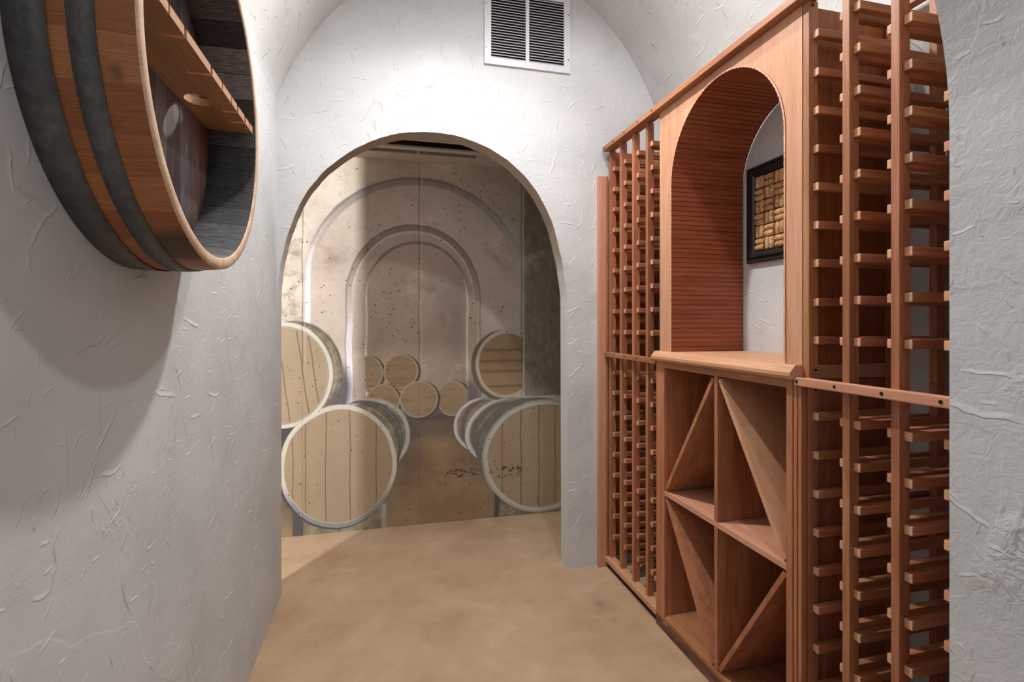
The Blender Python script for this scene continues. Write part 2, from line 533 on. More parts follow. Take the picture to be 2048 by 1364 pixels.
    # shadows behind the barrels
    for px, py, a, b, f in ((676, 780, 36, 66, 0.85), (668, 1010, 150, 62, 0.6), (860, 822, 80, 26, 0.7), (942, 800, 30, 50, 0.7), (575, 870, 60, 42, 0.85), (960, 905, 70, 80, 0.35), (800, 905, 60, 90, 0.4)):
        c = k.mix(k.math('MULTIPLY', k.mr(ell(px, py, a, b), 0.45, 1.1, 1.0, 0.0), f), c, lin((70, 71, 76)))

    WOOD = k.mix(k.math('MULTIPLY_ADD', n1, 0.6, k.math('MULTIPLY', n3, 0.4)), lin((152, 131, 106)), lin((180, 160, 133)))
    DWOOD = k.mix(n1, lin((140, 117, 90)), lin((166, 142, 113)))
    RIM = lin((208, 202, 186))
    BODY = k.mix(k.mr(n2, 0.4, 0.65), lin((126, 116, 98)), lin((160, 148, 126)))

    # small barrels stacked at the end of the tunnel
    for px, py, a, b, clip in ((735, 746, 31, 34, 'L'), (802, 743, 35, 34, 'D'), (766, 804, 34, 37, 'L'), (905, 796, 31, 36, 'R'), (838, 799, 38, 37, '')):
        e = ell(px, py, a, b)
        g = xgt(731) if clip == 'L' else xlt(934) if clip == 'R' else 1.0
        e2 = ell(px + 4, py + 1, a, b)
        c = k.mix(mul(inside(e2, 1.03, 0.04), g), c, lin((92, 84, 76)))
        c = k.mix(mul(inside(e, 1.0, 0.03), g), c, lin((176, 164, 142)))
        c = k.mix(mul(inside(e, 0.93, 0.03), g), c, DWOOD if clip == 'D' else k.mix(0.5, DWOOD, WOOD))
        c = k.mix(mul(inside(e, 0.9, 0.03), g, k.mr(k.noise(k.scale(P0, (5, 1, 42)), 1.0, 2.0), 0.55, 0.64), 0.3), c, lin((100, 84, 66)))
    # support blocks at the foot of the picture
    c = k.mix(mul(xgt(603), xlt(772), zlt(1000)), c, k.mix(k.mr(n2, 0.4, 0.65), lin((128, 116, 98)), lin((158, 146, 124))))
    c = k.mix(mul(xgt(585), xlt(606), zlt(985, 600), 0.9), c, lin((84, 82, 84)))
    c = k.mix(mul(xgt(764, 0.008), xlt(773), zlt(1000), 0.7), c, lin((176, 172, 160)))
    c = k.mix(mul(xgt(994), zlt(960)), c, k.mix(k.mr(n2, 0.4, 0.65), lin((124, 112, 94)), lin((156, 142, 120))))
    c = k.mix(mul(xgt(988), xlt(998), zlt(960), 0.9), c, lin((80, 80, 84)))
    # right upper barrel
    cl = xlt(1045)
    c = k.mix(mul(inside(ell(1004, 730, 61, 70), 1.0, 0.03), cl), c, lin((112, 102, 90)))
    e = ell(1013, 728, 61, 68)
    c = k.mix(mul(inside(e, 1.0, 0.02), cl), c, lin((190, 180, 162)))
    c = k.mix(mul(inside(e, 0.90, 0.02), cl), c, DWOOD)
    for yy in (700, 722, 742, 772):
        c = k.mix(mul(inside(e, 0.88, 0.02), cl, hline(yy, 1010, 0.016), 0.45), c, lin((92, 68, 44)))
    # left upper barrel
    c = k.mix(inside(ell(588, 742, 99, 100), 1.0, 0.015), c, BODY)
    for dx in (0, 8, 15):
        c = k.mix(mul(band(ell(570 + dx, 748, 100, 105), 0.985, 1.0, 0.006), xgt(600), inside(ell(588, 742, 99, 100)), 0.7), c, lin((92, 88, 82)))
    c = k.mix(mul(band(ell(588, 742, 99, 100), 0.93, 1.0, 0.02), 0.45), c, lin((92, 86, 78)))
    e = ell(565, 751, 102, 107)
    c = k.mix(inside(e, 1.0, 0.012), c, RIM)
    c = k.mix(mul(band(e, 0.895, 0.925, 0.01), 0.6), c, lin((110, 100, 86)))
    c = k.mix(inside(e, 0.895, 0.01), c, WOOD)
    for xx in (566, 606, 628):
        xs = k.math('MULTIPLY_ADD', Z, 0.14, X)
        x0 = on_mural(xx, 745)[0] + 0.14 * on_mural(xx, 745)[1]
        c = k.mix(mul(inside(e, 0.89, 0.01), k.mr(k.math('ABSOLUTE', k.math('SUBTRACT', xs, x0)), 0.001, 0.006, 1.0, 0.0), 0.7), c, lin((100, 84, 62)))
    # right lower barrels, receding
    for px, py, a, b in ((966, 850, 58, 55), (1020, 866, 88, 70)):
        e = ell(px, py, a, b)
        c = k.mix(inside(ell(px + 12, py + 2, a + 12, b + 3), 1.0, 0.02), c, lin((112, 106, 94)))
        c = k.mix(inside(e, 1.0, 0.015), c, lin((206, 206, 200)))
        c = k.mix(inside(e, 0.90, 0.02), c, k.mix(n2, BODY, WOOD))
        c = k.mix(mul(band(ell(px + 16, py + 2, a, b), 0.9, 1.06, 0.06), inside(e), 0.7), c, lin((98, 94, 88)))
    c = k.mix(inside(ell(1066, 892, 112, 98), 1.0, 0.012), c, lin((116, 114, 108)))
    c = k.mix(mul(inside(ell(1066, 892, 112, 98), 0.93, 0.03), k.mr(n2, 0.45, 0.55), 0.5), c, lin((150, 144, 130)))
    e = ell(1085, 911, 117, 112)
    c = k.mix(inside(e, 1.0, 0.01), c, lin((196, 192, 178)))
    c = k.mix(mul(band(e, 0.97, 1.0, 0.008), 0.5), c, lin((140, 142, 140)))
    c = k.mix(inside(e, 0.915, 0.01), c, WOOD)
    for xx in (1004, 1042, 1078, 1110):
        c = k.mix(mul(inside(e, 0.91, 0.01), vline(xx, 0.006), 0.65), c, lin((98, 82, 60)))
    # left lower barrel, largest
    c = k.mix(inside(ell(741, 872, 80, 76), 1.0, 0.012), c, BODY)
    c = k.mix(mul(band(ell(741, 872, 80, 76), 0.90, 1.0, 0.02), 0.85), c, lin((186, 188, 184)))
    for px, py, a, b in ((726, 884, 82, 84), (716, 892, 88, 90), (707, 902, 95, 98)):
        c = k.mix(mul(band(ell(px, py, a, b), 0.955, 1.0, 0.012), inside(ell(741, 872, 80, 76)), 0.75), c, lin((88, 88, 90)))
    e = ell(679, 932, 117, 122)
    c = k.mix(inside(ell(676, 936, 119, 122), 1.0, 0.01), c, lin((82, 84, 90)))
    c = k.mix(inside(e, 1.0, 0.01), c, RIM)
    c = k.mix(mul(inside(e, 1.0, 0.01), zlt(985, 680, 0.08), k.mr(e, 0.90, 0.96), 0.75), c, lin((108, 112, 120)))
    c = k.mix(inside(e, 0.925, 0.01), c, WOOD)
    for xx in (586, 611, 652, 700, 752, 786):
        c = k.mix(mul(inside(e, 0.92, 0.01), vline(xx, 0.0055), 0.65), c, lin((104, 88, 66)))
    # form seams, tie holes, pits and the rough cold joint of the real concrete
    for px in (608, 841, 1046):
        c = k.mix(mul(vline(px - 3, 0.005, 600), zgt(740, px, 0.1), 0.45), c, lin((92, 84, 76)))
        c = k.mix(mul(vline(px + 2, 0.006, 600), zgt(740, px, 0.1), 0.35), c, lin((196, 188, 178)))  # dark and light pair paints the shaded and lit flanks of the seam relief
        x0 = on_mural(px - 3, 600)[0]
        c = k.mix(mul(vline(px - 3, 0.003, 600), 0.35), c, lin((84, 70, 56)))
    v = k.voro(P0, 26.0)
    gate = k.mr(k.noise(P0, 4.5, 3.0), 0.45, 0.56)
    c = k.mix(mul(k.mr(v[0], 0.09, 0.16, 1.0, 0.0), gate, 0.8), c, lin((58, 48, 40)))
    v2 = k.voro(k.vmath('MULTIPLY_ADD', wob, (0.05, 0, 0.05), P0), 70.0)
    c = k.mix(mul(k.mr(v2[0], 0.08, 0.15, 1.0, 0.0), k.mr(k.noise(P0, 7.0, 3.0), 0.55, 0.62), 0.6), c, lin((70, 58, 48)))
    crack = k.math('MAXIMUM', k.mr(ell(925, 946, 44, 10), 0.7, 1.1, 1.0, 0.0), k.mr(ell(1015, 943, 42, 15), 0.7, 1.1, 1.0, 0.0))
    rag = k.mr(k.noise(k.scale(P0, (30, 1, 55)), 1.0, 4.0, 0.7), 0.52, 0.58)
    c = k.mix(mul(crack, rag, 0.9), c, lin((64, 50, 38)))
    c = k.mix(mul(k.mr(k.noise(P0, 38.0, 4.0, 0.7), 0.56, 0.72), 0.28), c, lin((110, 98, 84)))
    h = k.math('MULTIPLY_ADD', k.mr(v[0], 0.05, 0.14), 0.4, n2)
    return k.out(c, 0.85, k.bump(h, 0.004, 0.45))


M['mural'] = mural_material()


# ------------------------------------------------------------------ mesh helpers
def empty(name, loc, label=None, cat=None, group=None):
    o = bpy.data.objects.new(name, None)
    o.empty_display_size = 0.05
    COL.objects.link(o)
    o.location = loc
    tag(o, label, cat, group)
    return o


def tag(o, label=None, cat=None, group=None, kind=None):
    if label:
        o['label'] = label
    if cat:
        o['category'] = cat
    if group:
        o['group'] = group
    if kind:
        o['kind'] = kind
    return o


def wpos(o):
    p = Vector(o.location)
    while o.parent:
        o = o.parent
        p += Vector(o.location)
    return p


def link_mesh(name, bm, mats, parent=None, loc=None, smooth=False):
    """mesh given in world coordinates; origin moved to loc (default: bounds centre)"""
    bm.normal_update()
    if loc is None:
        xs = [v.co for v in bm.verts]
        lo = Vector((min(c.x for c in xs), min(c.y for c in xs), min(c.z for c in xs)))
        hi = Vector((max(c.x for c in xs), max(c.y for c in xs), max(c.z for c in xs)))
        loc = (lo + hi) / 2
    loc = Vector(loc)
    bmesh.ops.translate(bm, verts=bm.verts, vec=-loc)
    me = bpy.data.meshes.new(name)
    bm.to_mesh(me)
    bm.free()
    for m in (mats if isinstance(mats, (list, tuple)) else [mats]):
        me.materials.append(m)
    if smooth:
        for p in me.polygons:
            p.use_smooth = True
    o = bpy.data.objects.new(name, me)
    COL.objects.link(o)
    if parent:
        o.parent = parent
        o.location = loc - wpos(parent)
    else:
        o.location = loc
    return o


def add_box(bm, x0, x1, y0, y1, z0, z1, bev=0.0, mi=0):
    r = bmesh.ops.create_cube(bm, size=1.0)
    vs = r['verts']
    for v in vs:
        v.co = Vector(((x0 + x1) / 2 + v.co.x * (x1 - x0), (y0 + y1) / 2 + v.co.y * (y1 - y0), (z0 + z1) / 2 + v.co.z * (z1 - z0)))
    fs = {f for v in vs for f in v.link_faces}
    for f in fs:
        f.material_index = mi
    if bev > 0:
        es = list({e for v in vs for e in v.link_edges})
        bmesh.ops.bevel(bm, geom=es, offset=bev, segments=2, affect='EDGES', profile=0.6)
    return vs


def box(name, x0, x1, y0, y1, z0, z1, mat, parent=None, bev=0.0):
    bm = bmesh.new()
    add_box(bm, x0, x1, y0, y1, z0, z1, bev)
    return link_mesh(name, bm, mat, parent)


def prism(bm, outer, holes, to3, d0, d1, mi=(0, 0, 0)):
    """polygon with holes extruded from depth d0 to d1; to3(u, v, d) -> point. mi = front/back, outer side, hole side"""
    loops = [outer] + list(holes)
    flat_pts = [p for l in loops for p in l]
    tris = tessellate_polygon([[Vector((p[0], p[1], 0)) for p in l] for l in loops])
    A = [bm.verts.new(to3(u, v, d0)) for u, v in flat_pts]
    B = [bm.verts.new(to3(u, v, d1)) for u, v in flat_pts]
    for t in tris:
        try:
            f = bm.faces.new([A[i] for i in t]); f.material_index = mi[0]
            f = bm.faces.new([B[i] for i in reversed(t)]); f.material_index = mi[0]
        except ValueError:
            pass
    k = 0
    for li, l in enumerate(loops):
        n = len(l)
        for i in range(n):
            a, b = k + i, k + (i + 1) % n
            f = bm.faces.new((A[a], A[b], B[b], B[a]))
            f.material_index = mi[1] if li == 0 else mi[2]
        k += n
    bmesh.ops.recalc_face_normals(bm, faces=bm.faces)


def XZ(u, v, d):
    return Vector((u, d, v))


def YZ(u, v, d):
    return Vector((d, u, v))


def XY(u, v, d):
    return Vector((u, v, d))


def prism_obj(name, outer, holes, to3, d0, d1, mats, parent=None, mi=(0, 0, 0), bev=0.0, smooth=False):
    bm = bmesh.new()
    prism(bm, outer, holes, to3, d0, d1, mi)
    return link_mesh(name, bm, mats, parent, smooth=smooth)


def rect(u0, u1, v0, v1):
    return [(u0, v0), (u1, v0), (u1, v1), (u0, v1)]


def lathe_x(name, prof, cy, cz, mats, parent=None, n=136, closed=True):
    """prof = [(x, r, mat_index)] revolved about the x axis through (cy, cz)"""
    bm = bmesh.new()
    rings = []
    for x, r, _ in prof:
        rings.append([bm.verts.new((x, cy + r * cos(2 * pi * i / n), cz + r * sin(2 * pi * i / n))) for i in range(n)])
    m = len(prof)
    for j in range(m if closed else m - 1):
        a, b = rings[j], rings[(j + 1) % m]
        for i in range(n):
            f = bm.faces.new((a[i], a[(i + 1) % n], b[(i + 1) % n], b[i]))
            f.material_index = prof[j][2]
            f.smooth = True
    bmesh.ops.recalc_face_normals(bm, faces=bm.faces)
    o = link_mesh(name, bm, mats, parent, loc=((prof[0][0]), cy, cz))
    return o


def screw(parent, x, y, z, axis, r=0.004, mat='screw', name='screw'):
    bm = bmesh.new()
    bmesh.ops.create_cone(bm, cap_ends=True, segments=14, radius1=r, radius2=r * 0.8, depth=0.002)
    rot = {'-X': Matrix.Rotation(-pi / 2, 4, 'Y'), '-Y': Matrix.Rotation(pi / 2, 4, 'X'), '-Z': Matrix.Rotation(pi, 4, 'X')}[axis]
    bmesh.ops.transform(bm, matrix=Matrix.Translation((x, y, z)) @ rot, verts=bm.verts)
    return link_mesh(name, bm, M[mat], parent)


def copy_part(src, parent, loc):
    c = src.copy()
    COL.objects.link(c)
    c.parent = parent
    c.location = Vector(loc) - wpos(parent)
    return c


def structure(o):
    o['kind'] = 'structure'
    return o


# ------------------------------------------------------------------ the room
XL, XR = -0.459, 1.45           # left and right walls of the vaulted room
YA, YB = 2.44, 2.54             # arch wall
YF = 0.63                       # inner face of the front arch
VS = 2.19                       # springing of the vault

structure(box('floor', -2.2, 2.2, -2.2, 3.4, -0.1, 0.0, M['floor']))
structure(box('wall_left', XL - 0.11, XL, YF, YB, 0, VS, M['plaster']))
structure(box('wall_right', XR, XR + 0.11, YF, YB, 0, VS, M['plaster_niche']))

def smooth_curve(pts, n=4):
    out = []
    for i in range(len(pts) - 1):
        p0 = pts[max(i - 1, 0)]; p1 = pts[i]; p2 = pts[i + 1]; p3 = pts[min(i + 2, len(pts) - 1)]
        for s in range(n):
            t = s / n
            out.append(tuple(0.5 * ((2 * p1[j]) + (-p0[j] + p2[j]) * t + (2 * p0[j] - 5 * p1[j] + 4 * p2[j] - p3[j]) * t * t + (-p0[j] + 3 * p1[j] - 3 * p2[j] + p3[j]) * t ** 3) for j in (0, 1)))
    out.append(pts[-1])
    return out


# barrel vault, slightly flattened, springing from both side walls
VAULT = [(XL, 2.19), (-0.4565, 2.235), (-0.443, 2.29), (-0.408, 2.374), (-0.358, 2.466), (-0.290, 2.572), (-0.201, 2.685), (-0.06, 2.812), (0.12, 2.920), (0.32, 2.985), (0.50, 3.003), (0.70, 2.990), (0.86, 2.950), (0.987, 2.895), (1.085, 2.826), (1.195, 2.718), (1.290, 2.585), (1.362, 2.455), (1.408, 2.352), (1.438, 2.255), (XR, 2.19)]
inner = smooth_curve(VAULT, 10)
bm = bmesh.new()
prism(bm, [(XL - 0.11, 2.19)] + inner + [(XR + 0.11, 2.19), (XR + 0.11, 3.13), (XL - 0.11, 3.13)], [], XZ, YF, YA)
structure(link_mesh('ceiling', bm, M['plaster_vault']))

# arch wall with the opening to the mural
ARCH = [(-0.4588, 1.28), (-0.4555, 1.40), (-0.444, 1.51), (-0.424, 1.606), (-0.395, 1.7), (-0.356, 1.797), (-0.309, 1.874), (-0.251, 1.944), (-0.182, 2.006), (-0.109, 2.057), (-0.032, 2.098), (0.046, 2.127), (0.115, 2.143), (0.197, 2.152), (0.27, 2.152), (0.352, 2.144), (0.436, 2.123), (0.522, 2.088), (0.609, 2.035), (0.688, 1.966), (0.751, 1.886), (0.803, 1.792), (0.841, 1.69), (0.869, 1.575), (0.889, 1.465), (0.901, 1.36)]


arch = smooth_curve(ARCH)
arch = [(u + random.uniform(-1, 1) * 0.0012, v + random.uniform(-1, 1) * 0.0012) for u, v in arch]
wall_poly = [(XL - 0.11, 0), (-0.459, 0)] + arch + [(0.904, 0), (XR + 0.11, 0), (XR + 0.11, 3.13), (XL - 0.11, 3.13)]
structure(prism_obj('wall_arch', wall_poly, [], XZ, YA, YB, [M['plaster_arch']]))
arch_wall = bpy.data.objects['wall_arch']


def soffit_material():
    k = NT('arch_soffit')
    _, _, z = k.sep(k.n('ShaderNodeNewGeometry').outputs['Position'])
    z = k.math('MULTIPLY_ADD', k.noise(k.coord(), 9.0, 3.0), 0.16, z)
    c = k.mix(k.mr(z, 1.50, 1.76), lin((206, 207, 208)), lin((166, 152, 136)))  # plaster grey turning tan above the springing
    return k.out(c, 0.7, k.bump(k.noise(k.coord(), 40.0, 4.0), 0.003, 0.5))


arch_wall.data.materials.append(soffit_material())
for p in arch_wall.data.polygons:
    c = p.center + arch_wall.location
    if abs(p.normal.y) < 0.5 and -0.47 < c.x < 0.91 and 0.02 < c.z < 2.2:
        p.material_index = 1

# front arch in which the camera stands
FC, FR = 0.215, 0.675
fa = [(FC + FR * cos(pi * (1 - i / 48)), 1.565 + FR * sin(pi * (1 - i / 48))) for i in range(49)]
front_poly = [(-1.6, 0), (FC - FR, 0)] + fa + [(FC + FR, 0), (1.9, 0), (1.9, 3.13), (-1.6, 3.13)]
structure(prism_obj('wall_front', front_poly, [], XZ, 0.28, YF, [M['plaster_jamb']]))

# mural passage
structure(box('wall_back', -2.2, 1.62, 3.2025, 3.303, 0, 2.30, M['ceiling_tan']))
structure(box('wall_passage', 1.52, 1.62, YB, 3.203, 0, 2.30, M['plaster']))
SLOT = (-0.40, 0.545, 2.80, 3.045)
structure(prism_obj('ceiling_passage', rect(-2.2, 1.62, YB, 3.303), [rect(*SLOT)], XY, 2.243, 2.30, M['ceiling_tan']))

mur = box('mural', -0.85, 1.52, 3.20, 3.202, 0.0006, 2.2424, M['mural'])
tag(mur, 'painted mural of stacked wine barrels under receding stone arches', 'mural')
# keep mural coordinates equal to world coordinates
for v in mur.data.vertices:
    v.co += Vector(mur.location)
mur.location = (0, 0, 0)

# ceiling slot diffuser
d = empty('air_diffuser', (0.07, 2.92, 2.243), 'long slotted air diffuser in the tan ceiling beyond the arch', 'air vent')
x0, x1, y0, y1 = SLOT
prism_obj('frame', rect(x0 - 0.012, x1 + 0.012, y0 - 0.014, y1 + 0.014), [rect(x0 + 0.008, x1 - 0.008, y0 + 0.01, y1 - 0.008)], XY, 2.235, 2.243, M['ceiling_tan'], d)
box('divider', x0 + 0.008, x1 - 0.008, 2.930, 2.982, 2.238, 2.250, M['ceiling_tan'], d, 0.003)
box('slat', x0 + 0.008, x1 - 0.008, 3.0, 3.006, 2.243, 2.262, M['louver'], d)
box('duct', x0 + 0.002, x1 - 0.002, y0 + 0.002, y1 - 0.002, 2.285, 2.299, M['void'], d)
box('bracket', 0.19, 0.20, 2.99, 3.035, 2.244, 2.25, M['white_metal'], d)

# ------------------------------------------------------------------ vent grille on the arch wall
g = empty('vent_grille', (0.69, YA, 2.70), 'white metal return air grille high on the arched plaster wall', 'air vent')
gx0, gx1, gz0, gz1 = 0.472, 0.913, 2.508, 2.892
ix0, ix1, iz0, iz1 = 0.505, 0.880, 2.540, 2.862
bm = bmesh.new()
prism(bm, rect(gx0, gx1, gz0, gz1), [rect(ix0, ix1, iz0, iz1)], XZ, YA - 0.012, YA)
link_mesh('frame', bm, M['white_metal'], g)
box('mullion', 0.680, 0.698, YA - 0.0115, YA - 0.002, iz0, iz1, M['white_metal'], g, 0.002)
bm = bmesh.new()
n = 24
for half in ((ix0, 0.680), (0.698, ix1)):
    for i in range(n):
        z = iz0 + (i + 0.5) * (iz1 - iz0) / n
        # thin blade sloping down towards the room
        pts = [(YA - 0.010, z - 0.0035), (YA - 0.009, z - 0.0045), (YA - 0.0015, z + 0.0055), (YA - 0.0025, z + 0.0065)]
        prism(bm, pts, [], YZ, half[0], half[1])
link_mesh('louvers', bm, M['louver'], g)
bm = bmesh.new()
for half in ((ix0, 0.680), (0.698, ix1)):
    for i in range(n):
        z = iz0 + (i + 0.5) * (iz1 - iz0) / n
        add_box(bm, half[0], half[1], YA - 0.0112, YA - 0.0098, z - 0.0046, z - 0.0022)
link_mesh('louver_edges', bm, M['white_metal'], g)
box('duct', ix0, ix1, YA - 0.0014, YA - 0.0004, iz0, iz1, M['void'], g)
for sx, sz in ((0.481, 2.585), (0.903, 2.575), (0.903, 2.80), (0.481, 2.80)):
    screw(g, sx, YA - 0.0128, sz, '-Y', 0.0035, 'screw_grey')

# ------------------------------------------------------------------ half barrel on the left wall
BY, BZ = 1.095, 1.6875
hb = empty('half_barrel', (XL, BY, BZ), 'shallow oak barrel end with metal hoops mounted on left wall', 'barrel')
lathe_x('staves', [(XL + 0.0005, 0.333, 0), (-0.43, 0.336, 0), (-0.40, 0.3375, 0), (-0.37, 0.337, 0), (-0.34, 0.3355, 0), (-0.3145, 0.333, 1), (-0.312, 0.3305, 1), (-0.312, 0.314, 1), (-0.3145, 0.311, 2), (-0.345, 0.307, 2), (-0.385, 0.305, 2), (XL + 0.0005, 0.304, 2)], BY, BZ, [M['stave_out'], M['rim'], M['stave_in']], hb, n=204)
lathe_x('hoop', [(XL + 0.0007, 0.3350, 0), (-0.411, 0.3385, 0), (-0.4105, 0.3398, 0), (-0.435, 0.3388, 0), (XL + 0.0007, 0.3368, 0)], BY, BZ, [M['hoop']], hb)
lathe_x('hoop', [(-0.389, 0.3370, 0), (-0.3585, 0.336, 0), (-0.3585, 0.3386, 0), (-0.375, 0.3394, 0), (-0.389, 0.3396, 0)], BY, BZ, [M['hoop']], hb)
lathe_x('head', [(-0.4195, 0.0001, 0), (-0.4195, 0.3045, 0), (-0.436, 0.3045, 0), (-0.436, 0.0001, 0)], BY, BZ, [M['head']], hb, closed=False)
# glass rack board with notched front edge and bung hole
ZS0, ZS1 = 1.722, 1.738
board = [(-0.4192, BY - 0.300)]
ch = sqrt(0.3045 ** 2 - (ZS0 - BZ + 0.016) ** 2) - 0.002
board = [(-0.4192, BY - ch), (-0.319, BY - ch)]
for yy in (0.885, 0.951, 1.083, 1.150, 1.215, 1.262, 1.325, 1.362):
    dp = {0.951: 0.040, 1.083: 0.040, 1.262: 0.030, 1.325: 0.030}.get(yy, 0.010)
    w = 0.0055 if yy in (0.951, 1.083, 1.262, 1.325) else 0.003
    board += [(-0.319, yy - w), (-0.319 - dp, yy - w * 0.6), (-0.319 - dp, yy + w * 0.6), (-0.319, yy + w)]
board += [(-0.319, BY + ch), (-0.395, BY + ch), (-0.412, BY + ch - 0.010), (-0.4192, BY + ch - 0.03)]
hole = [(-0.382 + 0.026 * cos(2 * pi * i / 36), 1.212 + 0.030 * sin(2 * pi * i / 36)) for i in range(36)]
prism_obj('glass_shelf', board, [hole], XY, ZS0, ZS1, [M['oak']], hb)

# ------------------------------------------------------------------ wine racks
XP = 1.117      # front plane of the posts
XK = 1.430      # back of the racks
PW, PD = 0.0200, 0.030
RH, RT = 0.0215, 0.0195


def rack(name_label, posts, z0, z1, rows, skip_plus=(), skip_minus=(), rails=(), back_first=True, extra=None):
    ys = [y for y in posts]
    t = empty('wine_rack', (XP, (ys[0] + ys[-1]) / 2, z0), name_label, 'wine rack')
    p0 = box('post', XP, XP + PD, ys[0] - PW / 2, ys[0] + PW / 2, z0, z1, M['redZ'], t, 0.0012)
    for y in ys[1:]:
        copy_part(p0, t, (XP + PD / 2, y, (z0 + z1) / 2))
    for y in ys:
        copy_part(p0, t, (XK - PD / 2, y, (z0 + z1) / 2))
    bm = bmesh.new()
    add_box(bm, XP + 0.012, XK - 0.002, ys[0] - PW / 2 - RT, ys[0] - PW / 2 - 0.0002, rows[0] - RH / 2, rows[0] + RH / 2, 0.0025)
    bm.normal_update()
    for f in bm.faces:
        f.material_index = 1 if f.normal.x < -0.4 and f.calc_center_median().x < XP + 0.02 else 0
    r0 = link_mesh('rung', bm, [M['redX'], M['endgrain']], t)
    first = True
    xm = (XP + 0.012 + XK - 0.002) / 2
    for i, y in enumerate(ys):
        for side in (-1, 1):
            if side == 1 and i in skip_plus or side == -1 and i in skip_minus:
                continue
            for z in rows:
                yy = y + side * (PW / 2 + RT / 2 + 0.0001)
                if first:
                    first = False
                    r0.location = Vector((xm, yy, z)) - wpos(t)
                    continue
                copy_part(r0, t, (xm, yy, z + random.uniform(-0.0008, 0.0008)))
    return t


UP = [1.202 + 0.1034 * k for k in range(9)]
LO = [0.9965 - 0.1043 * k for k in range(9)]
LEFT_POSTS = [2.402, 2.280, 2.1515, 2.0245]
RIGHT_POSTS = [1.1546, 1.031, 0.9045, 0.7810, 0.6640]
ZM = 1.089      # joint between the lower and the upper racks

ul = rack('upper wine rack left of the arched niche, reaching the far wall', LEFT_POSTS, ZM + 0.0005, 2.124, UP, skip_plus=(0,))
ll = rack('lower wine rack left of the diamond bin cabinet', LEFT_POSTS, 0.0545, ZM - 0.0005, LO, skip_plus=(0,))
ur = rack('upper wine rack right of the arched niche, nearest the camera', RIGHT_POSTS, ZM + 0.0005, 2.124, UP, skip_plus=(0,), skip_minus=(4,))
lr = rack('lower wine rack right of the diamond bin cabinet, nearest the camera', RIGHT_POSTS, 0.0545, ZM - 0.0005, LO, skip_plus=(0,), skip_minus=(4,))
box('end_panel', XP + PD, 1.375, 2.4125, 2.416, ZM, 2.124, M['deepZ'], ul)
box('end_panel', XP + PD, 1.375, 2.4125, 2.416, 0.055, ZM, M['deepZ'], ll)
box('clip', XP + 0.002, XP + 0.012, 2.4122, 2.416, 2.055, 2.075, M['screw'], ul)

# front rails (screwed to the racks' posts)
rl = box('front_rail', 1.092, XP - 0.0003, 1.914, 2.414, ZM - 0.012, ZM + 0.012, M['redY'], ll, 0.003)
for y in (2.395, 2.302, 2.19, 2.07, 1.932):
    screw(rl, 1.0915, y, ZM + 0.001, '-X', 0.0045)
bm = bmesh.new()
add_box(bm, 1.087, 1.0972, 0.645, 1.166, ZM - 0.011, ZM + 0.012, 0.003)
add_box(bm, 1.095, XP - 0.0003, 0.645, 1.149, ZM - 0.010, ZM + 0.011, 0.001)
rr = link_mesh('front_rail', bm, M['lightY'], lr)
for y in (1.155, 1.036, 0.912, 0.786, 0.66):
    screw(rr, 1.0865, y, ZM + 0.001, '-X', 0.0045)
# bottom rails and toe boards
bm = bmesh.new()
add_box(bm, 1.098, 1.145, 1.914, 2.416, 0.030, 0.054, 0.002)
link_mesh('bottom_rail', bm, M['lightY'], ll)
box('toe_board', 1.112, 1.135, 1.914, 2.416, 0.0, 0.0295, M['black_toe'], ll)
box('back_rail', XK - 0.03, XK, 1.914, 2.414, 0.030, 0.054, M['redY'], ll)
box('bottom_rail', 1.098, 1.145, 0.645, 1.140, 0.030, 0.054, M['redY'], lr, 0.002)
box('toe_board', 1.112, 1.135, 0.645, 1.140, 0.0, 0.0295, M['black_toe'], lr)
box('back_rail', XK - 0.03, XK, 0.645, 1.140, 0.030, 0.054, M['redY'], lr)
# extra screws on the end post by the niche
for z in (ZM + 0.032, ZM - 0.022):
    screw(ur if z > ZM else lr, XP + 0.022, 1.1546 - PW / 2 - 0.0006, z, '-Y', 0.004)
screw(ur, XP + 0.012, 1.1546 - PW / 2 - 0.0006, 2.112, '-Y', 0.004)

# filler strip at the far wall
fs = empty('filler_strip', (1.10, 2.43, 0.0), 'tall narrow wooden filler strip between far plaster wall and wine racks', 'trim board')
box('board', 1.062, 1.106, 2.4165, 2.4398, 0.0, 2.0, M['lightZ'], fs, 0.003)
box('bead', 1.1062, 1.1165, 2.4165, 2.436, 0.0, 2.0, M['redZ'], fs, 0.003)

# ------------------------------------------------------------------ arched niche cabinet
NC, NR, NS = 1.5265, 0.295, 1.799
PY0, PY1 = 1.1672, 1.9135
ni = empty('niche_cabinet', (XP, (PY0 + PY1) / 2, 1.134), 'arched wooden display niche between the two upper wine racks', 'cabinet')
ZC = 1.1335
NO = NR + 0.0030
opening = [(NC + NO, ZC), (NC + NO, NS)] + [(NC + NO * cos(pi * i / 48), NS + NO * sin(pi * i / 48)) for i in range(1, 48)] + [(NC - NO, NS), (NC - NO, ZC)]
panel = [(PY0, ZC), (PY0, 2.1235), (PY1, 2.1235), (PY1, ZC)] + opening
prism_obj('front_panel', panel, [], YZ, XP - 0.001, XP + 0.011, [M['lightZ']], ni)
# tambour lining: narrow slats following the arch, with open joints between them
path = [(NC + NR, ZC), (NC + NR, NS)] + [(NC + NR * cos(pi * i / 64), NS + NR * sin(pi * i / 64)) for i in range(1, 64)] + [(NC - NR, NS), (NC - NR, ZC)]
cum = [0]
for a, b in zip(path, path[1:]):
    cum.append(cum[-1] + math.hypot(b[0] - a[0], b[1] - a[1]))


